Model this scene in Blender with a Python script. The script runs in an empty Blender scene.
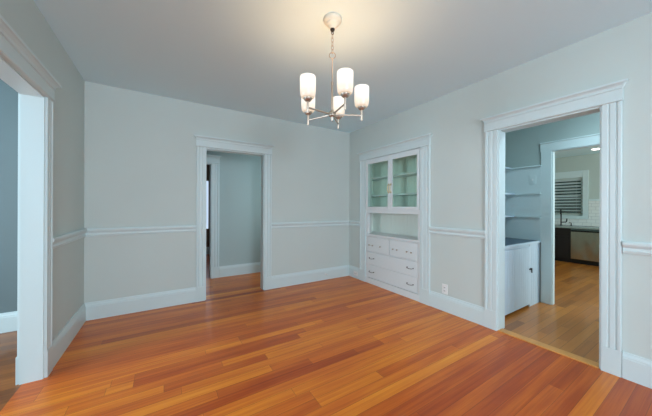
import bpy, bmesh, math, random
from mathutils import Vector, Matrix
sc = bpy.context.scene
C = sc.collection
random.seed(7)

# ------------------------------------------------------------------ camera
cd = bpy.data.cameras.new('camera'); cam = bpy.data.objects.new('camera', cd); C.objects.link(cam)
sc.camera = cam
F_PX = 257.82; TH = 0.55969; PITCH = 0.00047; ROLL = 0.00356; CY = 207.24
cd.sensor_width = 36; cd.sensor_fit = 'HORIZONTAL'; cd.lens = F_PX / 652 * 36
cd.shift_y = -(208 - CY) / 652
cd.clip_start = 0.02
Fv = Vector((math.sin(TH)*math.cos(PITCH), math.cos(TH)*math.cos(PITCH), math.sin(PITCH)))
Rv = Vector((math.cos(TH), -math.sin(TH), 0)); Uv = Rv.cross(Fv)
R2 = Rv*math.cos(ROLL) + Uv*math.sin(ROLL); U2 = -Rv*math.sin(ROLL) + Uv*math.cos(ROLL)
m = Matrix((R2, U2, -Fv)).transposed().to_4x4()
m.translation = Vector((0, 0, 1.2393))
cam.matrix_world = m

# ------------------------------------------------------------------ world, lights, exposure
sc.view_settings.view_transform = 'Standard'; sc.view_settings.look = 'None'
sc.view_settings.gamma = 1; sc.view_settings.use_curve_mapping = False
sc.view_settings.exposure = 0.0
sc.cycles.use_denoising = True
sc.cycles.max_bounces = 10; sc.cycles.diffuse_bounces = 6; sc.cycles.transmission_bounces = 8; sc.cycles.transparent_max_bounces = 12
sc.cycles.sample_clamp_indirect = 4
w = bpy.data.worlds.new('World'); sc.world = w; w.use_nodes = True
bg = w.node_tree.nodes['Background']; bg.inputs[0].default_value = (0.62, 0.78, 1.0, 1); bg.inputs[1].default_value = 1.0

def area(name, loc, direction, sx, sy, power, col):
    l = bpy.data.lights.new(name, 'AREA'); l.shape = 'RECTANGLE'; l.size = sx; l.size_y = sy
    l.energy = power; l.color = col
    o = bpy.data.objects.new(name, l); C.objects.link(o); o.location = loc
    o.rotation_euler = Vector(direction).to_track_quat('-Z', 'Y').to_euler()
    return o
SKY = (0.76, 0.885, 1.0)
area('window_light_front_a', (0.05, -3.86, 1.5), (0, 1, 0), 1.1, 1.3, 150, SKY)
area('window_light_front_b', (1.6, -3.86, 1.5), (0, 1, 0), 1.1, 1.3, 12, SKY)
area('window_light_left_room', (-3.42, 2.1, 1.5), (1, 0, 0), 1.6, 1.3, 96, (0.78, 0.90, 1.0))
area('window_light_hall', (2.36, 4.37, 1.5), (-1, 0, 0), 0.7, 1.2, 8, (0.8, 0.95, 1.0))  # added fill for the hall; the wall behind it has no window
area('window_light_pantry', (3.6, -0.66, 1.5), (0, 1, 0), 0.7, 1.1, 4.5, (0.55, 0.82, 1.0))  # added side fill for the pantry, set at an unseen opening
area('pantry_ceiling_light', (3.45, 0.5, 2.55), (0, 0, -1), 0.4, 0.4, 14, (0.68, 0.9, 1.0))  # added fill from above to lift the pantry walls, no fixture modelled
area('window_light_kitchen', (6.0, -1.96, 1.5), (0, 1, 0), 1.6, 1.3, 95, (0.84, 0.97, 0.98))  # added side fill for the kitchen, out of view, not its visible window
area('window_light_far_room', (1.3, 7.36, 1.3), (0, -1, 0), 1.0, 1.2, 4, (0.85, 0.93, 1.0))

# ------------------------------------------------------------------ materials
def nodes(mt): return mt.node_tree.nodes, mt.node_tree.links
def mat(name, col, rough=0.5, metal=0.0, bump=0.0, bscale=60, var=0.0, vscale=3, coat=0.0, emit=None, estr=0, spec=0.5, trans=0.0):
    mt = bpy.data.materials.new(name); mt.use_nodes = True; N, L = nodes(mt); b = N['Principled BSDF']
    b.inputs['Base Color'].default_value = (*col, 1); b.inputs['Roughness'].default_value = rough
    b.inputs['Metallic'].default_value = metal; b.inputs['Coat Weight'].default_value = coat
    b.inputs['Specular IOR Level'].default_value = spec; b.inputs['Transmission Weight'].default_value = trans
    tc = N.new('ShaderNodeTexCoord')
    if var:
        n = N.new('ShaderNodeTexNoise'); n.inputs['Scale'].default_value = vscale; n.inputs['Detail'].default_value = 4
        L.new(tc.outputs['Object'], n.inputs['Vector'])
        r = N.new('ShaderNodeValToRGB'); r.color_ramp.elements[0].position = .3; r.color_ramp.elements[1].position = .7
        r.color_ramp.elements[0].color = (*[c*(1-var) for c in col], 1); r.color_ramp.elements[1].color = (*[min(1, c*(1+var)) for c in col], 1)
        L.new(n.outputs['Fac'], r.inputs[0]); L.new(r.outputs[0], b.inputs['Base Color'])
    if bump:
        n = N.new('ShaderNodeTexNoise'); n.inputs['Scale'].default_value = bscale; n.inputs['Detail'].default_value = 3
        L.new(tc.outputs['Object'], n.inputs['Vector'])
        bp = N.new('ShaderNodeBump'); bp.inputs['Strength'].default_value = bump; bp.inputs['Distance'].default_value = .01
        L.new(n.outputs['Fac'], bp.inputs['Height']); L.new(bp.outputs[0], b.inputs['Normal'])
    if emit:
        b.inputs['Emission Color'].default_value = (*emit, 1); b.inputs['Emission Strength'].default_value = estr
    return mt
def srgb(r, g, b):
    f = lambda c: (c/255/12.92 if c/255 <= .04045 else ((c/255+.055)/1.055)**2.4)
    return (f(r), f(g), f(b))

M = {}
M['wall'] = mat('wall_paint', srgb(201, 212, 209), .6, bump=.04, bscale=180, var=.01)
M['ceiling'] = mat('ceiling_paint', srgb(218, 244, 253), .7, bump=.04, bscale=120)
M['ceiling_kitchen'] = mat('ceiling_paint_kitchen', srgb(214, 240, 246), .7)
M['trim'] = mat('trim_paint', srgb(210, 226, 228), .38, bump=.02, bscale=40)
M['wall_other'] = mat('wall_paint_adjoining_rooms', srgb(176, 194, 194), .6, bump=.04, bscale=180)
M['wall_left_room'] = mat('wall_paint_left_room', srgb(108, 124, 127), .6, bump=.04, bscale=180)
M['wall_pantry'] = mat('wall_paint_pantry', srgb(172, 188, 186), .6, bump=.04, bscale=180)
M['wall_kitchen'] = mat('wall_paint_kitchen', srgb(190, 202, 196), .6, bump=.04, bscale=180)
M['wall_tan'] = mat('wall_paint_far_room', srgb(120, 100, 82), .6, bump=.04, bscale=180)
M['cab'] = mat('cabinet_paint', srgb(222, 230, 232), .38, bump=.03, bscale=30)
M['cab_in'] = mat('cabinet_interior_paint', srgb(242, 250, 242), .5, bump=.03, bscale=30)
M['pantry_white'] = mat('pantry_cabinet_paint', srgb(196, 212, 224), .4, bump=.03, bscale=30)
M['slate'] = mat('slate_blue_counter', srgb(70, 92, 110), .4, var=.08, vscale=12)
M['nickel'] = mat('brushed_nickel', srgb(190, 182, 170), .42, metal=1, bump=.03, bscale=200)
M['nickel_pale'] = mat('pale_satin_nickel', srgb(214, 200, 184), .4, metal=.8)
M['canopy'] = mat('canopy_ivory_enamel', srgb(218, 222, 210), .35)
M['dark_metal'] = mat('dark_pull_metal', srgb(52, 50, 48), .4, metal=.7)
M['brass'] = mat('aged_brass', srgb(212, 194, 148), .35, metal=.9)
M['black'] = mat('matte_black_metal', srgb(26, 28, 30), .4, metal=.3)
M['dark_cab'] = mat('dark_brown_cabinet', srgb(24, 18, 17), .55, var=.15, vscale=8)
M['kcounter'] = mat('speckled_grey_counter', srgb(150, 165, 162), .25, var=.15, vscale=60)
M['steel'] = mat('dishwasher_stainless', srgb(190, 186, 172), .22, metal=1)
M['control'] = mat('dishwasher_control_strip', srgb(90, 108, 108), .35, metal=.5)
M['plastic'] = mat('white_plastic', srgb(232, 236, 236), .35)
M['slot'] = mat('dark_slots', srgb(60, 62, 64), .6)
M['hedge'] = mat('outside_hedge', srgb(40, 62, 48), .8, var=.6, vscale=4)
M['blind'] = mat('blind_slat', srgb(196, 208, 204), .45)
M['oak_thr'] = mat('oak_threshold', srgb(214, 150, 80), .35, var=.15, vscale=10)
M['recess_lens'] = mat('recessed_lens', (1, 1, 1), .4, emit=(1, .97, .9), estr=5)

# dishwasher: soft vertical waviness in the pressed steel
N, L = nodes(M['steel']); b = N['Principled BSDF']
tc = N.new('ShaderNodeTexCoord'); mp = N.new('ShaderNodeMapping'); mp.inputs['Scale'].default_value = (1, 4, 1.2)
n = N.new('ShaderNodeTexNoise'); n.inputs['Scale'].default_value = 1.3; n.inputs['Detail'].default_value = 1
bp = N.new('ShaderNodeBump'); bp.inputs['Strength'].default_value = .5; bp.inputs['Distance'].default_value = .05
L.new(tc.outputs['Object'], mp.inputs[0]); L.new(mp.outputs[0], n.inputs[0]); L.new(n.outputs['Fac'], bp.inputs['Height']); L.new(bp.outputs[0], b.inputs['Normal'])

# opal glass shades: lit from inside, cream towards the cooler bottom of the glass
def shade_mat():
    mt = bpy.data.materials.new('opal_glass_lit'); mt.use_nodes = True; N, L = nodes(mt); b = N['Principled BSDF']
    b.inputs['Base Color'].default_value = (.45, .43, .40, 1); b.inputs['Roughness'].default_value = .25
    tc = N.new('ShaderNodeTexCoord'); sp = N.new('ShaderNodeSeparateXYZ'); r = N.new('ShaderNodeValToRGB')
    e = r.color_ramp.elements; e[0].position = .0; e[0].color = (.58, .45, .30, 1); e[1].position = .7; e[1].color = (1.0, .93, .82, 1)
    L.new(tc.outputs['Generated'], sp.inputs[0]); L.new(sp.outputs[2], r.inputs[0])
    L.new(r.outputs[0], b.inputs['Emission Color']); b.inputs['Emission Strength'].default_value = .95
    return mt
M['shade'] = shade_mat()

def glass_mat():
    mt = bpy.data.materials.new('cabinet_glass'); mt.use_nodes = True; N, L = nodes(mt)
    out = N['Material Output']; N.remove(N['Principled BSDF'])
    t = N.new('ShaderNodeBsdfTransparent'); t.inputs[0].default_value = (.91, .98, .95, 1)
    g = N.new('ShaderNodeBsdfGlossy'); g.inputs['Roughness'].default_value = .03
    fr = N.new('ShaderNodeFresnel'); fr.inputs[0].default_value = 1.5
    ge = N.new('ShaderNodeNewGeometry'); iv = N.new('ShaderNodeMath'); iv.operation = 'SUBTRACT'; iv.inputs[0].default_value = 1; L.new(ge.outputs['Backfacing'], iv.inputs[1])
    ff = N.new('ShaderNodeMath'); ff.operation = 'MULTIPLY'; L.new(fr.outputs[0], ff.inputs[0]); L.new(iv.outputs[0], ff.inputs[1])
    mx = N.new('ShaderNodeMixShader'); L.new(ff.outputs[0], mx.inputs[0]); L.new(t.outputs[0], mx.inputs[1]); L.new(g.outputs[0], mx.inputs[2])
    L.new(mx.outputs[0], out.inputs[0]); return mt
M['glass'] = glass_mat()

def wood_floor(name, stops, rough, coat, grain=.35, vjoint=.018):
    """boards: colour attribute 'tone' picks the board colour, UV (metres along, 0-1 across) draws joints and grain"""
    mt = bpy.data.materials.new(name); mt.use_nodes = True; N, L = nodes(mt); b = N['Principled BSDF']
    at = N.new('ShaderNodeAttribute'); at.attribute_name = 'tone'
    sep = N.new('ShaderNodeSeparateColor'); L.new(at.outputs['Color'], sep.inputs[0])
    ramp = N.new('ShaderNodeValToRGB'); cr = ramp.color_ramp
    while len(cr.elements) < len(stops): cr.elements.new(.5)
    for e, (p, c) in zip(cr.elements, stops): e.position = p; e.color = (*c, 1)
    tc = N.new('ShaderNodeTexCoord')
    # long grain streaks
    mp = N.new('ShaderNodeMapping'); mp.inputs['Scale'].default_value = (1.2, 55, 1); L.new(tc.outputs['Object'], mp.inputs[0])
    off = N.new('ShaderNodeVectorMath'); off.operation = 'ADD'
    comb = N.new('ShaderNodeCombineXYZ'); mul = N.new('ShaderNodeMath'); mul.operation = 'MULTIPLY'; mul.inputs[1].default_value = 37
    L.new(sep.outputs[1], mul.inputs[0]); L.new(mul.outputs[0], comb.inputs[0]); L.new(mul.outputs[0], comb.inputs[2])
    L.new(mp.outputs[0], off.inputs[0]); L.new(comb.outputs[0], off.inputs[1])
    n = N.new('ShaderNodeTexNoise'); n.inputs['Scale'].default_value = 1.0; n.inputs['Detail'].default_value = 5; n.inputs['Roughness'].default_value = .6
    L.new(off.outputs[0], n.inputs['Vector'])
    n2 = N.new('ShaderNodeTexNoise'); n2.inputs['Scale'].default_value = 1.4; n2.inputs['Detail'].default_value = 2
    mp2 = N.new('ShaderNodeMapping'); mp2.inputs['Scale'].default_value = (1.0, 7, 1); L.new(tc.outputs['Object'], mp2.inputs[0]); L.new(mp2.outputs[0], n2.inputs['Vector'])
    a1 = N.new('ShaderNodeMath'); a1.operation = 'MULTIPLY_ADD'; a1.inputs[1].default_value = grain; L.new(n.outputs['Fac'], a1.inputs[0]); L.new(sep.outputs[0], a1.inputs[2])
    a2 = N.new('ShaderNodeMath'); a2.operation = 'MULTIPLY_ADD'; a2.inputs[1].default_value = grain*.8; L.new(n2.outputs['Fac'], a2.inputs[0]); L.new(a1.outputs[0], a2.inputs[2])
    a3 = N.new('ShaderNodeMath'); a3.operation = 'SUBTRACT'; a3.inputs[1].default_value = grain*.9; L.new(a2.outputs[0], a3.inputs[0])
    L.new(a3.outputs[0], ramp.inputs[0])
    # joints
    uv = N.new('ShaderNodeUVMap'); uv.uv_map = 'UVMap'; s = N.new('ShaderNodeSeparateXYZ'); L.new(uv.outputs[0], s.inputs[0])
    pp = N.new('ShaderNodeMath'); pp.operation = 'PINGPONG'; pp.inputs[1].default_value = .5; L.new(s.outputs[1], pp.inputs[0])
    lt = N.new('ShaderNodeMath'); lt.operation = 'LESS_THAN'; lt.inputs[1].default_value = vjoint; L.new(pp.outputs[0], lt.inputs[0])
    le = N.new('ShaderNodeMath'); le.operation = 'LESS_THAN'; le.inputs[1].default_value = .002; L.new(s.outputs[0], le.inputs[0])
    mxm = N.new('ShaderNodeMath'); mxm.operation = 'MAXIMUM'; L.new(lt.outputs[0], mxm.inputs[0]); L.new(le.outputs[0], mxm.inputs[1])
    sc_ = N.new('ShaderNodeMath'); sc_.operation = 'MULTIPLY'; sc_.inputs[1].default_value = .6; L.new(mxm.outputs[0], sc_.inputs[0])
    mix = N.new('ShaderNodeMix'); mix.data_type = 'RGBA'; L.new(sc_.outputs[0], mix.inputs[0]); L.new(ramp.outputs[0], mix.inputs[6]); mix.inputs[7].default_value = (.035, .014, .007, 1)
    L.new(mix.outputs[2], b.inputs['Base Color'])
    b.inputs['Roughness'].default_value = rough; b.inputs['Coat Weight'].default_value = coat; b.inputs['Coat Roughness'].default_value = .12; b.inputs['Specular IOR Level'].default_value = .4
    bp = N.new('ShaderNodeBump'); bp.inputs['Strength'].default_value = .12; bp.inputs['Distance'].default_value = .003
    L.new(n.outputs['Fac'], bp.inputs['Height']); L.new(bp.outputs[0], b.inputs['Normal'])
    return mt
M['fir'] = wood_floor('red_fir_floor', [(0, srgb(140, 50, 12)), (.3, srgb(180, 76, 18)), (.55, srgb(212, 106, 26)), (.8, srgb(234, 138, 34)), (1, srgb(244, 164, 56))], .36, .12, .62, .012)
M['oak'] = wood_floor('oak_strip_floor', [(0, srgb(120, 66, 20)), (.4, srgb(176, 104, 38)), (.7, srgb(200, 126, 50)), (1, srgb(220, 156, 76))], .35, .3, .35, .02)

def tile_mat():
    mt = bpy.data.materials.new('white_subway_tile'); mt.use_nodes = True; N, L = nodes(mt); b = N['Principled BSDF']
    tc = N.new('ShaderNodeTexCoord'); mp = N.new('ShaderNodeMapping'); mp.inputs['Rotation'].default_value = (math.pi/2, 0, math.pi/2)
    sw = N.new('ShaderNodeSeparateXYZ'); cb = N.new('ShaderNodeCombineXYZ'); L.new(tc.outputs['Object'], sw.inputs[0]); L.new(sw.outputs[1], cb.inputs[0]); L.new(sw.outputs[2], cb.inputs[1])
    br = N.new('ShaderNodeTexBrick'); br.inputs['Scale'].default_value = 1; br.inputs['Brick Width'].default_value = .15; br.inputs['Row Height'].default_value = .075
    br.inputs['Mortar Size'].default_value = .004; br.inputs['Color1'].default_value = (.82, .84, .82, 1); br.inputs['Color2'].default_value = (.78, .80, .78, 1); br.inputs['Mortar'].default_value = (.6, .62, .62, 1)
    L.new(cb.outputs[0], br.inputs['Vector']); L.new(br.outputs[0], b.inputs['Base Color']); b.inputs['Roughness'].default_value = .15
    return mt
M['tile'] = tile_mat()

# ------------------------------------------------------------------ mesh helpers
def new(): return bmesh.new()
def box(bm, x0, x1, y0, y1, z0, z1, bev=0):
    x0, x1 = sorted((x0, x1)); y0, y1 = sorted((y0, y1)); z0, z1 = sorted((z0, z1))
    r = bmesh.ops.create_cube(bm, size=1); vs = r['verts']
    for v in vs:
        v.co = Vector((x0 + (v.co.x+.5)*(x1-x0), y0 + (v.co.y+.5)*(y1-y0), z0 + (v.co.z+.5)*(z1-z0)))
    if bev:
        es = list({e for v in vs for e in v.link_edges})
        bmesh.ops.bevel(bm, geom=es, offset=bev, segments=2, affect='EDGES', profile=.7)
    return bm
def prism(bm, pts, a, b, frame):
    """extrude closed 2-D profile pts between a and b; frame(u, v, t) -> xyz"""
    A = [bm.verts.new(frame(u, v, a)) for u, v in pts]; B = [bm.verts.new(frame(u, v, b)) for u, v in pts]
    n = len(pts)
    for i in range(n): bm.faces.new((A[i], A[(i+1) % n], B[(i+1) % n], B[i]))
    bm.faces.new(A[::-1]); bm.faces.new(B)
def lathe(bm, prof, c=(0, 0, 0), seg=28, axis='Z'):
    rings = []
    for r, z in prof:
        ring = []
        for i in range(seg):
            a = 2*math.pi*i/seg; p = (r*math.cos(a), r*math.sin(a), z)
            if axis == 'X': p = (z, r*math.cos(a), r*math.sin(a))
            ring.append(bm.verts.new(Vector(c) + Vector(p)))
        rings.append(ring)
    for a, b_ in zip(rings, rings[1:]):
        for i in range(seg): bm.faces.new((a[i], a[(i+1) % seg], b_[(i+1) % seg], b_[i]))
    if prof[0][0] > 1e-6: bm.faces.new(rings[0][::-1])
    if prof[-1][0] > 1e-6: bm.faces.new(rings[-1])
def tube(bm, pts, r, seg=10, closed=False):
    pts = [Vector(p) for p in pts]; n = len(pts); rings = []; up = Vector((0, 0, 1))
    prev = None
    for i, p in enumerate(pts):
        if closed: d = pts[(i+1) % n] - pts[i-1]
        else: d = pts[min(i+1, n-1)] - pts[max(i-1, 0)]
        d.normalize()
        if prev is None:
            a = Vector((0, 0, 1)) if abs(d.z) < .9 else Vector((1, 0, 0)); s = d.cross(a).normalized()
        else: s = (prev - d*prev.dot(d)).normalized()
        prev = s; t = d.cross(s)
        rings.append([bm.verts.new(p + (s*math.cos(2*math.pi*k/seg) + t*math.sin(2*math.pi*k/seg))*r) for k in range(seg)])
    pairs = list(zip(rings, rings[1:])) + ([(rings[-1], rings[0])] if closed else [])
    for a, b_ in pairs:
        for k in range(seg): bm.faces.new((a[k], a[(k+1) % seg], b_[(k+1) % seg], b_[k]))
    if not closed: bm.faces.new(rings[0][::-1]); bm.faces.new(rings[-1])
def obj(name, bm, m, parent=None, smooth=False, origin=None):
    bmesh.ops.remove_doubles(bm, verts=bm.verts, dist=1e-6)
    bmesh.ops.recalc_face_normals(bm, faces=bm.faces)
    if origin is not None: bmesh.ops.translate(bm, verts=bm.verts, vec=-Vector(origin))
    me = bpy.data.meshes.new(name); bm.to_mesh(me); bm.free()
    o = bpy.data.objects.new(name, me); C.objects.link(o)
    if m: me.materials.append(M[m] if isinstance(m, str) else m)
    if smooth:
        for p in me.polygons: p.use_smooth = True
        me.set_sharp_from_angle(angle=math.radians(35))
    if origin is not None: o.location = origin
    if parent:
        o.parent = parent
        if origin is not None: o.location = Vector(origin) - world_loc(parent)
    return o
def world_loc(o):
    v = Vector(o.location)
    while o.parent: o = o.parent; v += o.location
    return v
def pobj(name, bm, m, parent, smooth=False):
    """part given in world coordinates"""
    return obj(name, bm, m, parent, smooth, origin=tuple(world_loc(parent)))
def struct(name, bm, m, smooth=False):
    o = obj(name, bm, m, None, smooth); o['kind'] = 'structure'; return o
def sempty(name, loc):
    o = bpy.data.objects.new(name, None); C.objects.link(o); o.location = loc; o['kind'] = 'structure'; return o
def thing(name, label, cat, loc, group=None):
    o = bpy.data.objects.new(name, None); C.objects.link(o); o.location = loc; tag(o, label, cat, group); return o
def tag(o, label, cat, group=None):
    o['label'] = label; o['category'] = cat
    if group: o['group'] = group
    return o

# ------------------------------------------------------------------ room numbers (metres)
XL, XR, YB, H = -0.738, 2.861, 3.765, 2.6
YF = -3.8                                   # wall behind the camera
DZ = 2.03                                   # opening height
LO = (0.80, 2.655)                          # wide opening in the left wall
BD = (0.461, 1.264)                         # doorway in the back wall
KD = (0.556, 1.288)                         # doorway in the right wall
HU = (2.215, 3.300)                         # built-in in the right wall
XR2, YB2, XL2 = XR+.12, YB+.12, XL-.11

def wall_with_openings(bm, axis, p0, p1, a0, a1, h, openings):
    """wall slab between planes p0,p1 running a0..a1; openings (lo,hi,zlo,zhi)"""
    def bx(u0, u1, z0, z1):
        if u1-u0 < 1e-4 or z1-z0 < 1e-4: return
        if axis == 'x': box(bm, u0, u1, p0, p1, z0, z1)
        else: box(bm, p0, p1, u0, u1, z0, z1)
    cur = a0
    for lo, hi, zl, zh in sorted(openings):
        bx(cur, lo, 0, h); bx(lo, hi, 0, zl); bx(lo, hi, zh, h); cur = hi
    bx(cur, a1, 0, h)

# ------------------------------------------------------------------ floors made of boards
def boards(name, x0, x1, y0, y1, wd, yo, lens, tonef, m, special=(), z=0.0):
    bm = new(); uvl = bm.loops.layers.uv.new('UVMap'); cl = bm.loops.layers.float_color.new('tone')
    k0 = math.floor((y0-yo)/wd); k1 = math.ceil((y1-yo)/wd)
    for k in range(k0, k1):
        a, b_ = max(y0, yo+k*wd), min(y1, yo+(k+1)*wd)
        if b_-a < 1e-4: continue
        cuts = [x0]; x = x0 - random.random()*lens[1]
        while x < x1:
            x += random.uniform(*lens)
            if x0+.05 < x < x1-.05: cuts.append(x)
        cuts.append(x1)
        sp = [s for s in special if s[0] == k]
        segs = []
        for s0, s1 in zip(cuts, cuts[1:]): segs.append((s0, s1, tonef(k, (s0+s1)/2)))
        for _, sa, sb, t in sp:
            t = .52 + (t-.52)*.68
            out = []
            for s0, s1, tt in segs:
                if s1 <= sa or s0 >= sb: out.append((s0, s1, tt)); continue
                if s0 < sa: out.append((s0, sa, tt))
                if s1 > sb: out.append((sb, s1, tt))
            out.append((max(sa, x0), min(sb, x1), t)); segs = out
        for s0, s1, t in segs:
            r = random.random()
            vs = [bm.verts.new((s0, a, z)), bm.verts.new((s1, a, z)), bm.verts.new((s1, b_, z)), bm.verts.new((s0, b_, z))]
            f = bm.faces.new(vs)
            va, vb = (a-yo-k*wd)/wd, (b_-yo-k*wd)/wd
            for lp, u in zip(f.loops, ((0, va), (s1-s0, va), (s1-s0, vb), (0, vb))):
                lp[uvl].uv = u; lp[cl] = (t, r, 0, 1)
    # sub-floor so that the floor has thickness
    for vs in (((x0, y0), (x1, y0), (x1, y1), (x0, y1)),):
        lo = [bm.verts.new((x, y, z-.03)) for x, y in vs]; bm.faces.new(lo[::-1])
        up = [bm.verts.new((x, y, z-.0005)) for x, y in vs]
        for i in range(4): bm.faces.new((lo[i], lo[(i+1) % 4], up[(i+1) % 4], up[i]))
    me = bpy.data.meshes.new(name); bm.to_mesh(me); bm.free()
    o = bpy.data.objects.new(name, me); C.objects.link(o); me.materials.append(M[m]); o['kind'] = 'structure'; return o
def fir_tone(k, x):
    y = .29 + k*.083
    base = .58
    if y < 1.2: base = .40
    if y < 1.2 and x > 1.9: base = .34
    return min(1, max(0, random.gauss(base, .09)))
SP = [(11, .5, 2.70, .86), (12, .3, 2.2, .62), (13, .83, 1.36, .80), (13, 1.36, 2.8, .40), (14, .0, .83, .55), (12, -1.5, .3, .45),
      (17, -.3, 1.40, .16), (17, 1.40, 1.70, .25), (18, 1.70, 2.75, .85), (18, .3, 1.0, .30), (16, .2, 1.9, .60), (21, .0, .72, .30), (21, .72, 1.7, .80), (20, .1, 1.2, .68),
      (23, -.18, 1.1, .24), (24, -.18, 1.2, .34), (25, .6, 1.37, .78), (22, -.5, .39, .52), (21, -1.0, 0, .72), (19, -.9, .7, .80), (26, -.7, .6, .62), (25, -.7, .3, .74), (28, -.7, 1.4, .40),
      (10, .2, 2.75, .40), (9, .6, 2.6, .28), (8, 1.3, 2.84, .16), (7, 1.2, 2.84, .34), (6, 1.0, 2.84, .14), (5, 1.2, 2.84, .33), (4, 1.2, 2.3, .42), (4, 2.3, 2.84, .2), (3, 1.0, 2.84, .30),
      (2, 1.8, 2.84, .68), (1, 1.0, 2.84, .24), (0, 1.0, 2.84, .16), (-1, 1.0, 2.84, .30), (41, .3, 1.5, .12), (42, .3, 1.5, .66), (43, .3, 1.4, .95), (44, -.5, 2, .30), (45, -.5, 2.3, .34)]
boards('floor_left_room', XL2-2.6, XL2+.01, 0, 3.95, .083, .29, (1.5, 3.6), lambda k, x: random.gauss(.12, .1), 'oak')
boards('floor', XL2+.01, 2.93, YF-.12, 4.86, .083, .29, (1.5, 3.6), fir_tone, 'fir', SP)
boards('floor_kitchen', 2.93, 8.45, -2.1, 4.1, .076, .30, (.4, 1.2), lambda k, x: min(1, max(0, random.gauss(.45, .12))), 'oak')
boards('floor_hall', -1.2, 3.0, 4.86, 7.6, .083, .29, (.9, 2.4), lambda k, x: random.gauss(.25, .08), 'fir')

# ------------------------------------------------------------------ walls and ceilings
bm = new(); wall_with_openings(bm, 'x', YB, YB2, XL2-.0, XR2+.35, H, [(BD[0], BD[1], 0, DZ)]); struct('wall_back', bm, 'wall')
bm = new(); wall_with_openings(bm, 'y', XL2, XL, YF-.12, YB, H, [(LO[0], LO[1], 0, DZ)]); struct('wall_left', bm, 'wall')
bm = new(); wall_with_openings(bm, 'y', XR, XR2, YF-.12, YB, H, [(KD[0], KD[1], 0, DZ), (HU[0], HU[1], 0, DZ)]); struct('wall_right', bm, 'wall')
bm = new(); wall_with_openings(bm, 'x', YF-.12, YF, XL, XR, H, [(-.55, .65, .8, 2.2), (1.0, 2.2, .8, 2.2)]); struct('wall_front', bm, 'wall')
bm = new(); box(bm, XL2, XR2, YF-.12, YB2, H, H+.1); struct('ceiling', bm, 'ceiling')
# two windows behind the camera
for i, (a, b_) in enumerate(((-.55, .65), (1.0, 2.2))):
    e = sempty('window_%d' % (i+1), ((a+b_)/2, YF, .8))
    bm = new()
    for x0, x1, z0, z1 in ((a, a+.05, .8, 2.2), (b_-.05, b_, .8, 2.2), (a+.05, b_-.05, .8, .85), (a+.05, b_-.05, 2.15, 2.2), (a+.05, b_-.05, 1.48, 1.52)): box(bm, x0, x1, YF-.05, YF-.01, z0, z1)
    pobj('window_frame', bm, 'trim', e)
    bm = new()
    for x0, x1, z0, z1 in ((a-.11, a, .76, 2.31), (b_, b_+.11, .76, 2.31), (a, b_, 2.2, 2.31), (a-.11, b_+.11, .72, .76)): box(bm, x0, x1, YF, YF+.02, z0, z1)
    pobj('window_casing', bm, 'trim', e)
# room to the left
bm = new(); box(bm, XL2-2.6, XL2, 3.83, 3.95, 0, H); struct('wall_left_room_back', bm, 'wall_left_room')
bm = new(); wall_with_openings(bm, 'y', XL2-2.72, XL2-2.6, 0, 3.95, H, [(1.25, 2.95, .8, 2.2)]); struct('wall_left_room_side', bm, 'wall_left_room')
bm = new(); box(bm, XL2-2.6, XL2, 0, .1, 0, H); struct('wall_left_room_front', bm, 'wall_other')
bm = new(); box(bm, XL2-2.6, XL2, 0, 3.95, H, H+.1); struct('ceiling_left_room', bm, 'ceiling')
# hall behind the back doorway, and a room beyond
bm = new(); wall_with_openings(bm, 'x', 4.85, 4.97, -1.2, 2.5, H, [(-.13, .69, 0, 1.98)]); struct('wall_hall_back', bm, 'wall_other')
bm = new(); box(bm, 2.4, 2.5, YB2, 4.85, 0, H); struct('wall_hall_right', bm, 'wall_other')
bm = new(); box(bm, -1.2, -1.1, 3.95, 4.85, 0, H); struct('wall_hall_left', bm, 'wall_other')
bm = new(); box(bm, -1.2, 3.0, YB2, 7.6, H, H+.1); struct('ceiling_hall', bm, 'ceiling')
bm = new(); wall_with_openings(bm, 'x', 7.4, 7.5, -1.2, 3.0, H, [(.25, .992, .66, 1.93)]); struct('wall_far_room_back', bm, 'wall_tan')
bm = new(); box(bm, -1.2, -1.1, 4.97, 7.4, 0, H); struct('wall_far_room_left', bm, 'wall_tan')
bm = new(); box(bm, 2.9, 3.0, 4.97, 7.4, 0, H); struct('wall_far_room_right', bm, 'wall_tan')
# pantry and kitchen
PX = 4.20
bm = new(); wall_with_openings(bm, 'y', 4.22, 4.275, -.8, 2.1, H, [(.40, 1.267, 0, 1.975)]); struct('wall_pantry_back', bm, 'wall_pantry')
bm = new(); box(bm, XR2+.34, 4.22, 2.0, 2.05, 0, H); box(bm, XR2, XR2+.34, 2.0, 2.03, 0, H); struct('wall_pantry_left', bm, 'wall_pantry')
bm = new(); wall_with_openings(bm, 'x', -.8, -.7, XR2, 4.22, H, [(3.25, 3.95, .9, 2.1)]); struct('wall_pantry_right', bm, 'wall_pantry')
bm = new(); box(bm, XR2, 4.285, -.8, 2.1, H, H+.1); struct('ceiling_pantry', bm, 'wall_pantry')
KW = (1.945, 2.95, 1.06, 1.975)                     # kitchen window
bm = new(); wall_with_openings(bm, 'y', 8.4, 8.5, -2.1, 4.1, 2.5, [KW]); struct('wall_kitchen_back', bm, 'wall_kitchen')
bm = new(); box(bm, 4.27, 8.5, 4.0, 4.1, 0, 2.5); struct('wall_kitchen_left', bm, 'wall_kitchen')
bm = new(); wall_with_openings(bm, 'x', -2.1, -2.0, 4.27, 8.5, 2.5, [(5.2, 6.8, .85, 2.15)]); struct('wall_kitchen_right', bm, 'wall_kitchen')
bm = new(); box(bm, 4.265, 4.285, 2.1, 4.1, 0, 2.5); box(bm, 4.265, 4.285, -2.1, -.8, 0, 2.5); struct('wall_kitchen_front', bm, 'wall_kitchen')
bm = new(); box(bm, 4.285, 8.5, -2.1, 4.1, 2.5, 2.6); struct('ceiling_kitchen', bm, 'ceiling_kitchen')

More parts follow.
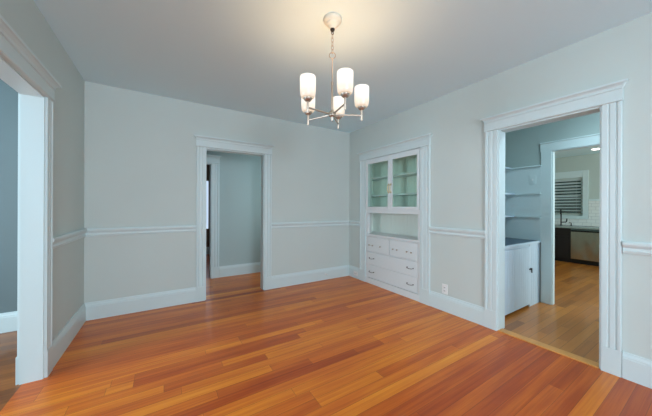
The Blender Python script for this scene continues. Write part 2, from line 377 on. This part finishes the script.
# ------------------------------------------------------------------ mouldings
BASE = [(0, 0), (.020, 0), (.020, .145), (.017, .150), (.017, .160), (.010, .176), (.008, .190), (0, .190)]
RAIL = [(0, .912), (.012, .912), (.016, .922), (.020, .930), (.014, .940), (.014, .952), (.026, .966), (.032, .978), (.032, .992), (.026, 1.0), (0, 1.0)]
CAP = [(0, 0), (.027, 0), (.033, .004), (.033, .012), (.027, .016), (.027, .088), (.036, .090), (.036, .097), (.032, .100), (.036, .112), (.050, .123), (.060, .126), (.062, .140), (0, .140)]
def frames(side):
    """frame for a moulding on a wall: u = out from the wall, v = up, t = along"""
    return {'B': lambda u, v, t: (t, YB-u, v), 'R': lambda u, v, t: (XR-u, t, v), 'L': lambda u, v, t: (XL+u, t, v), 'F': lambda u, v, t: (t, YF+u, v)}[side]
def run(name, prof, segs, side, m='trim', frame=None):
    bm = new()
    for a, b_ in segs: prism(bm, prof, a, b_, frame or frames(side))
    return struct(name, bm, m)
CW = .110
run('baseboard_back', BASE, [(XL, BD[0]-CW), (BD[1]+CW, XR)], 'B')
run('baseboard_left', BASE, [(YF, LO[0]-CW), (LO[1]+CW-.02, YB)], 'L')
run('baseboard_right', BASE, [(YF, KD[0]-CW), (KD[1]+CW, HU[0]-.145), (HU[1]+.145, YB)], 'R')
run('baseboard_front', BASE, [(XL, XR)], 'F')
run('trim_1', RAIL, [(XL, BD[0]-CW), (BD[1]+CW, XR)], 'B')
run('trim_2', RAIL, [(YF, LO[0]-CW), (LO[1]+CW-.02, YB)], 'L')
run('trim_3', RAIL, [(YF, KD[0]-CW), (KD[1]+CW, HU[0]-.145), (HU[1]+.145, YB)], 'R')
run('baseboard_left_room', BASE, [(XL2-2.6, XL2)], '', frame=lambda u, v, t: (t, 3.83-u, v))
run('baseboard_hall', BASE, [(.82, 2.4)], '', frame=lambda u, v, t: (t, 4.85-u, v))
run('baseboard_far_room', BASE, [(-1.1, 2.9)], '', frame=lambda u, v, t: (t, 7.4-u, v))

def casing_prof(w):
    """plan section of a casing leg: t across (0 = opening edge), u out of the wall"""
    return [(0, 0), (0, .019), (.002, .020), (w*.30, .020), (w*.34, .015), (w*.40, .015), (w*.44, .020), (w*.68, .020), (w*.72, .014), (w*.78, .014), (w*.82, .023), (w-.004, .024), (w, .021), (w, 0)]
def doorway(name, lo, hi, side, w=CW, head=True, z1=DZ, depth=.12, frame=None, plinth=True, jamb=True, wl=None, lo_leg=True):
    """cased opening: legs, plinths, jamb lining and the frieze-and-cap head, as one structure with parts"""
    f = frame or frames(side)
    p = f(0, 0, (lo+hi)/2); e = sempty(name, p)
    wlo = wl or w
    for s, edge, ww in ((-1, lo, wlo), (1, hi, w)):
        if s < 0 and not lo_leg: continue
        bm = new(); pr = casing_prof(ww)
        prism(bm, [(t, u) for t, u in pr], .19 if plinth else 0, z1, lambda t, u, z: f(u, z, edge+s*t))
        pobj('casing', bm, 'trim', e)
        if plinth:
            bm = new(); prism(bm, [(0, 0), (0, .023), (.002, .024), (ww+.002, .024), (ww+.002, 0)], 0, .19, lambda t, u, z: f(u, z, edge+s*t)); pobj('plinth', bm, 'trim', e)
    if head:
        bm = new(); prism(bm, CAP, lo-wlo-.004, hi+w+.004, lambda u, v, t: f(u, z1+v, t))
        # returned ends of the cap
        for t0, t1 in ((lo-wlo-.032, lo-wlo-.004), (hi+w+.004, hi+w+.032)):
            inner, outer = (t1, t0) if t0 < lo else (t0, t1)
            A = [(0, .100), (.032, .100), (.036, .112), (.050, .123), (.060, .126), (.062, .140), (0, .140)]
            vsI = [bm.verts.new(f(u, z1+v, inner)) for u, v in A]
            vsO = [bm.verts.new(f(u, z1+(v if v > .125 else .126), outer if v > .125 else inner + (outer-inner)*.6)) for u, v in A]
            n = len(A)
            for i in range(n):
                try: bm.faces.new((vsI[i], vsI[(i+1) % n], vsO[(i+1) % n], vsO[i]))
                except ValueError: pass
            bm.faces.new(vsO)
        pobj('head_casing', bm, 'trim', e)
    if jamb:
        bm = new()
        for a, b_ in ((lo, lo+.012), (hi-.012, hi)):
            prism(bm, [(0.004, 0), (0.004, z1), (-depth-.004, z1), (-depth-.004, 0)], a, b_, f)
        prism(bm, [(0.004, z1-.012), (0.004, z1), (-depth-.004, z1), (-depth-.004, z1-.012)], lo+.012, hi-.012, f)
        pobj('jamb', bm, 'trim', e)
    return e
doorway('door_1', BD[0], BD[1], 'B')
doorway('door_2', LO[0], LO[1], 'L', w=.100, depth=.11)
doorway('door_3', KD[0], KD[1], 'R', w=.116, wl=.105)
doorway('trim_4', HU[0], HU[1], 'R', w=.145, wl=.145, jamb=False)
doorway('door_4', -.13, .69, '', w=.125, z1=1.995, depth=.12, frame=lambda u, v, t: (t, 4.85-u, v))
# kitchen doorway in the pantry: plain flat casing
f5 = lambda u, v, t: (4.22-u, t, v)
e = sempty('door_5', f5(0, 0, .83))
for a, b_ in ((.30, .40), (1.267, 1.374)):
    bm = new(); prism(bm, [(0, 0), (.018, 0), (.020, .004), (.020, 1.975), (0, 1.975)], a, b_, f5); pobj('casing', bm, 'trim', e)
bm = new(); prism(bm, [(0, 1.975), (.022, 1.975), (.022, 2.075), (.030, 2.082), (.030, 2.095), (0, 2.095)], .29, 1.382, f5); pobj('head_casing', bm, 'trim', e)
bm = new()
for a, b_ in ((.40, .412), (1.255, 1.267)): box(bm, 4.215, 4.280, a, b_, 0, 1.975)
box(bm, 4.215, 4.280, .412, 1.255, 1.963, 1.975); pobj('jamb', bm, 'trim', e)
# casing of the back doorway on the hall side is hidden; pale oak saddle in the kitchen doorway
bm = new(); prism(bm, [(KD[0]+.012, 0), (KD[1]-.012, 0), (KD[1]-.012, .010), (KD[0]+.012, .010)], 2.845, 2.93, lambda a, z, x: (x, a, z)); struct('trim_5', bm, 'oak_thr')

# left doorway reveal: back band on the jamb edge as seen in the photograph
bm = new(); box(bm, XL2-.016, XL2, LO[1], LO[1]+.10, 0, DZ); box(bm, XL2-.016, XL2, LO[0]-.10, LO[0], 0, DZ); box(bm, XL2-.016, XL2, LO[0]-.1, LO[1]+.1, DZ, DZ+.12); box(bm, XL2-.022, XL2-.016, LO[1]-.004, LO[1]+.104, 0, .19); struct('trim_6', bm, 'trim')

# ------------------------------------------------------------------ built-in china cabinet
cab = thing('china_cabinet', 'white built-in china cabinet with two glass doors above an open niche and drawers', 'cabinet', (XR+.02, (HU[0]+HU[1])/2, 0))
y0, y1 = HU; FX = XR-.004                       # face plane
bm = new()
ST = .042
box(bm, FX, XR+.05, y0+.001, y0+ST, 0.0, DZ-.002)
box(bm, FX, XR+.05, y1-ST, y1-.001, 0.0, DZ-.002)
box(bm, FX, XR+.05, y0+ST, y1-ST, 2.003, DZ-.002)
box(bm, FX, XR+.05, y0+ST, y1-ST, 1.150, 1.215)
box(bm, FX, XR+.05, y0+ST, y1-ST, 0.0, .088)
box(bm, FX-.012, FX, y0+.001, y1-.001, 0.0, .088)
for z in (.303, .514): box(bm, FX+.006, XR+.05, y0+ST, y1-ST, z, z+.014)
box(bm, FX+.006, XR+.05, y0+ST, y1-ST, .764, .784)
box(bm, FX+.006, XR+.05, 2.757, 2.772, .528, .764)
pobj('face_frame', bm, 'cab', cab)
bm = new()                                      # box behind the face: grooved back, sides, top
D = XR+.36
box(bm, D, D+.02, 2.06, 3.52, 0.0, 2.10)
yy = 2.08
while yy < 3.5: box(bm, D-.0025, D, yy, yy+.063, .80, 2.05); yy += .066
box(bm, XR2+.001, D, 2.04, 2.06, 0, 2.10); box(bm, XR2+.001, D, 3.52, 3.54, 0, 2.10); box(bm, XR2+.001, D, 2.06, 3.52, 2.08, 2.10)
pobj('cabinet_box', bm, 'cab_in', cab)
bm = new(); box(bm, XR+.051, D-.007, y0+.001, y1-.001, 1.155, 1.20); box(bm, XR2+.002, D-.007, 2.061, y0+.001, 1.155, 1.20); box(bm, XR2+.002, D-.007, y1-.001, 3.519, 1.155, 1.20); pobj('niche_top', bm, 'cab', cab)
for z in (1.450, 1.745):
    bm = new(); box(bm, XR2+.012, D-.007, 2.061, 3.519, z-.022, z, .003); pobj('shelf', bm, 'cab', cab)
bm = new(); box(bm, FX-.018, XR+.12, y0+.001, y1-.001, .784, .806, .004); box(bm, XR+.12, D-.007, 2.061, 3.519, .784, .806); pobj('counter', bm, 'cab', cab)
def cab_door(a, b_, s, hy):
    d = bpy.data.objects.new('door', None); C.objects.link(d); d.parent = cab; d.location = Vector((FX, (a+b_)/2, 1.22)) - Vector(cab.location)
    st = .042
    bm = new(); x0, x1 = FX-.012, FX+.010
    box(bm, x0, x1, a, a+st, 1.216, 2.001, .002); box(bm, x0, x1, b_-st, b_, 1.216, 2.001, .002)
    box(bm, x0, x1, a+st, b_-st, 1.216, 1.252, .002); box(bm, x0, x1, a+st, b_-st, 1.950, 2.001, .002)
    pobj('door_frame', bm, 'cab', d)
    bm = new(); box(bm, FX-.003, FX+.001, a+st-.004, b_-st+.004, 1.248, 1.954); pobj('glass_pane', bm, 'glass', d)
    bm = new(); tube(bm, [(x0, hy, 1.585), (x0-.02, hy, 1.572), (x0-.026, hy, 1.525), (x0-.02, hy, 1.478), (x0, hy, 1.465)], .006, 8)
    box(bm, x0-.003, x0, hy-.010, hy+.010, 1.572, 1.598, .001); box(bm, x0-.003, x0, hy-.010, hy+.010, 1.452, 1.478, .001)
    h = pobj('handle', bm, 'brass', d, True); h['label'] = 'brass bow handle'
MID = 2.752
cab_door(y0+.010, MID-.001, 1, MID-.022)
cab_door(MID+.001, y1-.010, -1, MID+.022)
def drawer(a, b_, z0, z1):
    d = bpy.data.objects.new('drawer', None); C.objects.link(d); d.parent = cab; d.location = Vector((FX, (a+b_)/2, z0)) - Vector(cab.location)
    bm = new(); box(bm, FX-.002, FX+.016, a, b_, z0, z1, .002); pobj('drawer_front', bm, 'cab', d); return d
def bow_pull(d, y, z):
    bm = new(); x = FX-.002
    tube(bm, [(x, y-.052, z), (x-.014, y-.050, z-.003), (x-.022, y-.03, z-.008), (x-.024, y, z-.010), (x-.022, y+.03, z-.008), (x-.014, y+.050, z-.003), (x, y+.052, z)], .0034, 8)
    for s in (-1, 1): lathe(bm, [(0.001, 0), (.008, 0), (.008, -.003), (.004, -.006), (.001, -.006)], (x, y+s*.052, z), 12, 'X')
    h = pobj('pull', bm, 'dark_metal', d, True); h['label'] = 'dark metal bow pull'
def small_knob(d, y, z):
    bm = new(); x = FX-.002
    lathe(bm, [(0.001, 0), (.006, 0), (.005, -.010), (.011, -.014), (.012, -.020), (.007, -.024), (.001, -.025)], (x, y, z), 14, 'X')
    h = pobj('knob', bm, 'nickel', d, True); h['label'] = 'small grey metal knob'
g = .004
for z0, z1, pz in ((.090+g, .303-.001, .196), (.317, .511, .416)):
    d = drawer(y0+ST+.004, y1-ST-.004, z0, z1); bow_pull(d, 2.380, pz); bow_pull(d, 3.155, pz)
d = drawer(2.775, y1-ST-.004, .531, .761)
for y in (3.202, 3.123, 2.953): small_knob(d, y, .627)
d = drawer(y0+ST+.004, 2.754, .531, .761)
for y in (2.686, 2.609, 2.430, 2.355): small_knob(d, y, .628)

# ------------------------------------------------------------------ chandelier
HX, HY, HZ = 1.024, 1.555, 1.908
ch = thing('chandelier', 'five-light brushed nickel chandelier with white glass shades hanging from the ceiling', 'chandelier', (HX, HY, HZ))
bm = new(); lathe(bm, [(.001, 2.5995), (.064, 2.5995), (.067, 2.592), (.064, 2.582), (.056, 2.573), (.047, 2.568), (.043, 2.556), (.033, 2.550), (.026, 2.540), (.019, 2.528), (.001, 2.525)], (HX, HY, 0)); pobj('canopy', bm, 'canopy', ch, True)
bm = new(); lathe(bm, [(.001, 2.529), (.015, 2.529), (.017, 2.520), (.012, 2.512), (.006, 2.506), (.001, 2.504)], (HX, HY, 0), 16); tube(bm, [(HX+.009*math.cos(a), HY, 2.497+.010*math.sin(a)) for a in [i*math.pi/8 for i in range(16)]], .0025, 8, True); pobj('canopy_nut', bm, 'dark_metal', ch, True)
# chain of oval links, each turned a quarter from the last
zt = 2.492; k = 0
while zt > 2.372:
    hl = .017
    pts = []
    for i in range(20):
        a = 2*math.pi*i/20; u = .008*math.cos(a); v = hl*math.sin(a)
        pts.append((HX+(u if k % 2 else 0), HY+(0 if k % 2 else u), zt-hl+v))
    bm = new(); tube(bm, pts, .0022, 8, True); pobj('chain_link', bm, 'nickel', ch, True)
    zt -= 2*hl-.0065; k += 1
bm = new(); tube(bm, [(HX+.022*math.cos(a)*R2.x, HY+.022*math.cos(a)*R2.y, 2.336+.022*math.sin(a)) for a in [i*math.pi/12 for i in range(24)]], .003, 8, True); pobj('hanging_ring', bm, 'nickel', ch, True)
bm = new(); lathe(bm, [(.001, 2.318), (.006, 2.318), (.007, 2.306), (.005, 2.296), (.005, 2.150), (.008, 2.146), (.008, 1.92), (.001, 1.92)], (HX, HY, 0), 16); pobj('rod', bm, 'nickel_pale', ch, True)
bm = new(); lathe(bm, [(.001, 1.945), (.010, 1.945), (.012, 1.932), (.026, 1.924), (.030, 1.912), (.026, 1.898), (.012, 1.890), (.010, 1.868), (.006, 1.860), (.001, 1.859)], (HX, HY, 0), 20); pobj('hub', bm, 'nickel', ch, True)
RA = .215
for i in range(5):
    ang = math.radians(75.4 + 72*i)
    dv = Rv*math.cos(ang) + Vector((Fv.x, Fv.y, 0)).normalized()*math.sin(ang)
    c = Vector((HX, HY, 0)) + dv*RA; px, py_ = c.x, c.y
    bm = new(); tube(bm, [Vector((HX, HY, HZ)) + dv*.02, Vector((HX, HY, HZ)) + dv*(RA-.004)], .0058, 10)
    arm = pobj('arm', bm, 'nickel', ch, True)
    def sub(nm, prof, m, seg=24):
        bm = new(); lathe(bm, prof, (px, py_, 0), seg); return pobj(nm, bm, m, arm, True)
    sub('stem', [(.001, 1.950), (.008, 1.950), (.008, 1.876), (.006, 1.870), (.001, 1.869)], 'nickel_pale', 14)
    sub('cup', [(.001, 1.946), (.012, 1.946), (.020, 1.952), (.029, 1.963), (.031, 1.972), (.028, 1.977), (.020, 1.970), (.001, 1.968)], 'nickel')
    s = sub('shade', [(.012, 1.969), (.030, 1.969), (.042, 1.973), (.048, 1.982), (.051, 1.996), (.053, 2.020), (.0535, 2.105), (.052, 2.112), (.0495, 2.113), (.0485, 2.105), (.048, 2.000), (.040, 1.984), (.012, 1.980)], 'shade')
    l = bpy.data.lights.new('bulb', 'POINT'); l.energy = 2.35; l.color = (1.0, .60, .32); l.shadow_soft_size = .02
    lo_ = bpy.data.objects.new('bulb_light', l); C.objects.link(lo_); lo_.location = (px, py_, 2.085)

# ------------------------------------------------------------------ outlets, door stop
def outlet(name, label, side, t, z, horiz=False, u0=0.0):
    f = frames(side); p = f(u0, z, t); e = thing(name, label, 'outlet', p)
    hw, hh = (.058, .036) if horiz else (.036, .058)
    bm = new(); prism(bm, [(t-hw, u0), (t+hw, u0), (t+hw, u0+.003), (t+hw-.004, u0+.006), (t-hw+.004, u0+.006), (t-hw, u0+.003)], z-hh, z+hh, lambda a, u, zz: f(u, zz, a)); pobj('cover_plate', bm, 'plastic', e)
    for s in (-1, 1):
        ct, cz = (t+s*.02, z) if horiz else (t, z+s*.02)
        bm = new(); prism(bm, [(ct-.013, u0+.005), (ct+.013, u0+.005), (ct+.013, u0+.009), (ct-.013, u0+.009)], cz-.014, cz+.014, lambda a, u, zz: f(u, zz, a)); r = pobj('receptacle', bm, 'plastic', e)
        bm = new()
        for q in (-.006, .006): prism(bm, [(ct+q-.0022, u0+.0085), (ct+q+.0022, u0+.0085), (ct+q+.0022, u0+.0097), (ct+q-.0022, u0+.0097)], cz-.006, cz+.006, lambda a, u, zz: f(u, zz, a))
        pobj('slots', bm, 'slot', r)
outlet('wall_outlet', 'white duplex outlet on the grey wall just above the baseboard, between cabinet and doorway', 'R', 1.866, .262)
outlet('baseboard_outlet', 'white sideways outlet set into the baseboard in the corner left of the cabinet', 'R', 3.545, .086, True, .020)
bm = new(); f = frames('B')
prism(bm, [(.014*math.cos(i*math.pi/6), .014*math.sin(i*math.pi/6)) for i in range(12)], .020, .026, lambda a, b_, u: f(u, .098+b_, 2.341+a))
prism(bm, [(.004*math.cos(i*math.pi/4), .004*math.sin(i*math.pi/4)) for i in range(8)], .026, .070, lambda a, b_, u: f(u, .098+b_, 2.341+a))
prism(bm, [(.008*math.cos(i*math.pi/4), .008*math.sin(i*math.pi/4)) for i in range(8)], .070, .082, lambda a, b_, u: f(u, .098+b_, 2.341+a))
tag(obj('door_stop', bm, 'plastic', None, False, origin=(2.341, YB-.02, .098)), 'small door stop screwed to the back wall baseboard', 'door stop')

# ------------------------------------------------------------------ pantry cabinet, shelves, switch
pc = thing('pantry_cabinet', 'white beadboard base cabinet with a slate blue top inside the pantry', 'cabinet', (3.6, 1.40, 0))
CF = 1.385
bm = new(); box(bm, XR2+.001, 4.199, CF+.016, 1.998, .03, .785); pobj('body', bm, 'pantry_white', pc)
def bead(bm, a, b_, z0, z1, y):
    box(bm, a, b_, y+.0015, y+.015, z0, z1)
    n = max(1, round((b_-a)/.062)); wdt = (b_-a)/n
    for i in range(n): box(bm, a+i*wdt+.0025, a+(i+1)*wdt-.0025, y, y+.0015, z0, z1)
bm = new(); bead(bm, 3.05, 3.888, .035, .755, CF-.004); dr = pobj('door', bm, 'pantry_white', pc)
bm = new(); lathe(bm, [(.001, 0), (.012, 0), (.013, .003), (.007, .008), (.009, .016), (.001, .018)], (0, 0, 0), 14)
bmesh.ops.rotate(bm, verts=bm.verts, cent=(0, 0, 0), matrix=Matrix.Rotation(math.pi/2, 3, 'X')); bmesh.ops.translate(bm, verts=bm.verts, vec=(3.905, CF-.004, .475))
box(bm, 3.865, 3.935, CF-.014, CF-.006, .468, .482, .001); box(bm, 3.922, 3.936, CF-.014, CF-.006, .425, .470, .001)
h = pobj('latch', bm, 'dark_metal', dr, True); h['label'] = 'dark metal latch'
bm = new(); bead(bm, 3.892, 4.199, 0.0, .785, CF); box(bm, XR2+.001, 3.892, CF+.004, CF+.015, .757, .785); box(bm, XR2+.001, 3.048, CF, CF+.015, 0, .757); pobj('face_frame', bm, 'pantry_white', pc)
bm = new(); box(bm, XR2+.001, 4.199, CF-.012, CF+.012, .785, .812, .003); pobj('counter_edge', bm, 'pantry_white', pc)
bm = new(); box(bm, XR2+.001, 4.199, CF+.012, 1.998, .785, .810); t_ = pobj('counter_top', bm, 'slate', pc); t_['label'] = 'slate blue counter top'
# white side panel with cap and cleats on the end wall, plus the shelves that meet it
bm = new(); box(bm, PX-.002, 4.22, 1.374, 1.999, .811, 1.790)
for z in (1.125, 1.437): box(bm, PX-.022, PX-.002, 1.376, 1.66, z-.012, z+.010)
box(bm, PX-.030, 4.22, 1.374, 1.999, 1.790, 1.808, .003); struct('trim_7', bm, 'trim')
for nm, z, yy, lb in (('wall_shelf', 1.125, 1.672, 'lowest white pantry shelf above the slate blue counter'), ('wall_shelf', 1.437, 1.662, 'middle white pantry shelf left of the switch plate'), ('wall_shelf', 1.800, 1.70, 'top white pantry shelf below the bare teal wall')):
    bm = new(); box(bm, XR2+.001, PX-(.0305 if z > 1.7 else .003), yy, 1.999, z-.012, z+.010, .002)
    tag(obj(nm, bm, 'pantry_white', None, False, origin=(3.6, yy, z)), lb, 'shelf', 'pantry shelves')
sw = thing('switch_plate', 'white switch plate on the pantry panel beside the kitchen doorway', 'switch plate', (PX-.002, 1.462, 1.62))
bm = new(); box(bm, PX-.009, PX-.002, 1.427, 1.497, 1.563, 1.677, .002); pobj('cover_plate', bm, 'trim', sw)
bm = new(); box(bm, PX-.016, PX-.009, 1.456, 1.468, 1.608, 1.632, .001); pobj('toggle', bm, 'plastic', sw)

# ------------------------------------------------------------------ kitchen
KX = 7.78
kc = thing('kitchen_base_cabinet', 'dark brown kitchen base cabinet under the faucet', 'cabinet', (8.1, 2.6, 0))
bm = new(); box(bm, KX+.02, 8.39, 2.005, 3.3, .09, .785); box(bm, KX+.08, 8.39, 2.005, 3.3, 0, .09); pobj('body', bm, 'dark_cab', kc)
for a, b_ in ((2.012, 2.44), (2.446, 2.87), (2.876, 3.295)):
    bm = new(); box(bm, KX, KX+.019, a, b_, .095, .60, .003); box(bm, KX-.004, KX, a+.05, b_-.05, .15, .55, .002); pobj('door', bm, 'dark_cab', kc)
    bm = new(); box(bm, KX, KX+.019, a, b_, .606, .780, .003); pobj('drawer_front', bm, 'dark_cab', kc)
k2 = thing('kitchen_base_cabinet', 'dark brown kitchen base cabinet to the right of the dishwasher', 'cabinet', (8.1, .8, 0))
bm = new(); box(bm, KX+.02, 8.39, .2, 1.40, .09, .785); box(bm, KX+.08, 8.39, .2, 1.40, 0, .09); pobj('body', bm, 'dark_cab', k2)
for a, b_ in ((.206, .798), (.804, 1.395)):
    bm = new(); box(bm, KX, KX+.019, a, b_, .095, .780, .003); pobj('door', bm, 'dark_cab', k2)
dw = thing('dishwasher', 'stainless steel dishwasher built in beside the dark brown cabinet', 'dishwasher', (8.1, 1.70, 0))
bm = new(); box(bm, KX+.02, 8.39, 1.405, 2.0, .095, .784); box(bm, KX+.07, 8.39, 1.405, 2.0, 0, .095); pobj('body', bm, 'black', dw)
bm = new(); box(bm, KX-.012, KX+.018, 1.408, 1.997, .105, .715, .005); dd = pobj('door', bm, 'steel', dw); dd['label'] = 'brushed stainless door'
bm = new(); box(bm, KX-.004, KX+.018, 1.408, 1.997, .745, .782, .003); pobj('control_panel', bm, 'control', dw)
bm = new(); box(bm, KX-.030, 8.395, .2, 3.3, .786, .820, .005)
tag(obj('kitchen_countertop', bm, 'kcounter', None, False, origin=(8.1, 1.75, .80)), 'grey stone kitchen countertop running over the dishwasher and dark cabinets', 'countertop')
bm = new(); box(bm, 8.385, 8.399, .2, KW[0]-.10, .822, 1.41); box(bm, 8.385, 8.399, KW[0]-.10, 3.3, .822, .995); struct('wall_kitchen_tile', bm, 'tile')
bm = new(); box(bm, 8.375, 8.399, .2, KW[0]-.10, 1.41, 1.45, .004); struct('trim_8', bm, 'trim')
# window with blinds
wn = sempty('window_3', (8.4, (KW[0]+KW[1])/2, KW[2])); a, b_, z0, z1 = KW
bm = new(); box(bm, 8.375, 8.399, a-.095, a, z0-.06, z1+.16, .003); box(bm, 8.375, 8.399, b_, b_+.095, z0-.06, z1+.16, .003); box(bm, 8.375, 8.399, a, b_, z1, z1+.16, .003); box(bm, 8.365, 8.399, a-.095, b_+.095, z0-.075, z0, .003); pobj('window_casing', bm, 'trim', wn)
bm = new()
for q in ((a, a+.045, z0, z1), (b_-.045, b_, z0, z1), (a+.045, b_-.045, z0, z0+.05), (a+.045, b_-.045, z1-.05, z1), (a+.045, b_-.045, 1.52, 1.56)): box(bm, 8.455, 8.485, *q)
pobj('window_sash', bm, 'trim', wn)
bm = new(); box(bm, 8.468, 8.472, a+.04, b_-.04, z0+.04, z1-.04); pobj('window_pane', bm, 'glass', wn)
bl = thing('window_blind', 'horizontal slat blind in the kitchen window above the faucet', 'blind', (8.43, 2.45, z1))
bm = new(); box(bm, 8.405, 8.445, a+.006, b_-.006, z1-.035, z1-.002, .003); pobj('headrail', bm, 'blind', bl)
bm = new(); z = z1-.055
while z > z0+.045:
    s, c_ = math.sin(math.radians(38)), math.cos(math.radians(38))
    prism(bm, [(-.030*c_, -.030*s), (.030*c_, .030*s), (.030*c_-.0015, .030*s+.003), (-.030*c_-.0015, -.030*s+.003)], a+.010, b_-.010, lambda u, v, t: (8.427-u, t, z+v)); z -= .074
pobj('slats', bm, 'blind', bl)['kind'] = 'stuff'
bm = new(); box(bm, 8.415, 8.44, a+.010, b_-.010, z0+.012, z0+.032, .003); pobj('bottom_rail', bm, 'blind', bl)
bm = new()
for q in (a+.12, (a+b_)/2, b_-.12): tube(bm, [(8.427, q, z0+.032), (8.427, q, z1-.035)], .0015, 6)
pobj('cords', bm, 'blind', bl)
# garden hedge outside the kitchen window
bm = new(); bmesh.ops.create_grid(bm, x_segments=40, y_segments=24, size=1)
for v in bm.verts:
    v.co = Vector((10.3 + .25*math.sin(v.co.x*23)*math.cos(v.co.y*17) + random.uniform(-.08, .08), 2.3 + v.co.x*4, 1.3 + v.co.y*1.6))
ext = bmesh.ops.extrude_face_region(bm, geom=bm.faces[:]); bmesh.ops.translate(bm, verts=[g_ for g_ in ext['geom'] if isinstance(g_, bmesh.types.BMVert)], vec=(.9, 0, 0))
tag(obj('hedge', bm, 'hedge', None, False, origin=(10.5, 2.3, -.3)), 'dark green hedge outside, seen between the slats of the kitchen blind', 'hedge')
# faucet and soap pump
fc = thing('faucet', 'tall black kitchen faucet standing below the blinds', 'faucet', (8.22, 2.29, .82))
bm = new(); lathe(bm, [(.001, .8205), (.030, .8205), (.030, .83), (.016, .838), (.013, .85), (.013, 1.10), (.001, 1.10)], (8.22, 2.29, 0), 16); pobj('base', bm, 'black', fc, True)
bm = new(); tube(bm, [(8.22, 2.29, 1.08), (8.22, 2.29, 1.14), (8.20, 2.285, 1.18), (8.15, 2.275, 1.20), (8.09, 2.265, 1.185), (8.06, 2.26, 1.15), (8.055, 2.26, 1.10)], .011, 10); pobj('spout', bm, 'black', fc, True)
bm = new(); tube(bm, [(8.22, 2.285, .90), (8.215, 2.20, .905), (8.21, 2.185, .925), (8.21, 2.18, .99)], .012, 10); pobj('handle', bm, 'black', fc, True)
sp = thing('soap_pump', 'short black soap pump to the right of the faucet', 'soap dispenser', (8.20, 2.10, .82))
bm = new(); lathe(bm, [(.001, .8205), (.020, .8205), (.020, .832), (.010, .838), (.010, .875), (.001, .875)], (8.20, 2.10, 0), 14); pobj('base', bm, 'black', sp, True)
bm = new(); tube(bm, [(8.20, 2.10, .87), (8.20, 2.10, .890), (8.195, 2.12, .895), (8.19, 2.14, .888)], .007, 8); pobj('nozzle', bm, 'black', sp, True)
rl = thing('recessed_light', 'round white recessed light in the kitchen ceiling', 'ceiling light', (7.715, 1.585, 2.5))
bm = new(); lathe(bm, [(.075, 2.4995), (.095, 2.4995), (.095, 2.494), (.078, 2.490), (.075, 2.494)], (7.715, 1.585, 0), 28); pobj('trim_ring', bm, 'plastic', rl, True)
bm = new(); lathe(bm, [(.001, 2.4985), (.074, 2.4985), (.074, 2.492), (.066, 2.484), (.045, 2.478), (.001, 2.476)], (7.715, 1.585, 0), 28); pobj('lens', bm, 'recess_lens', rl, True)
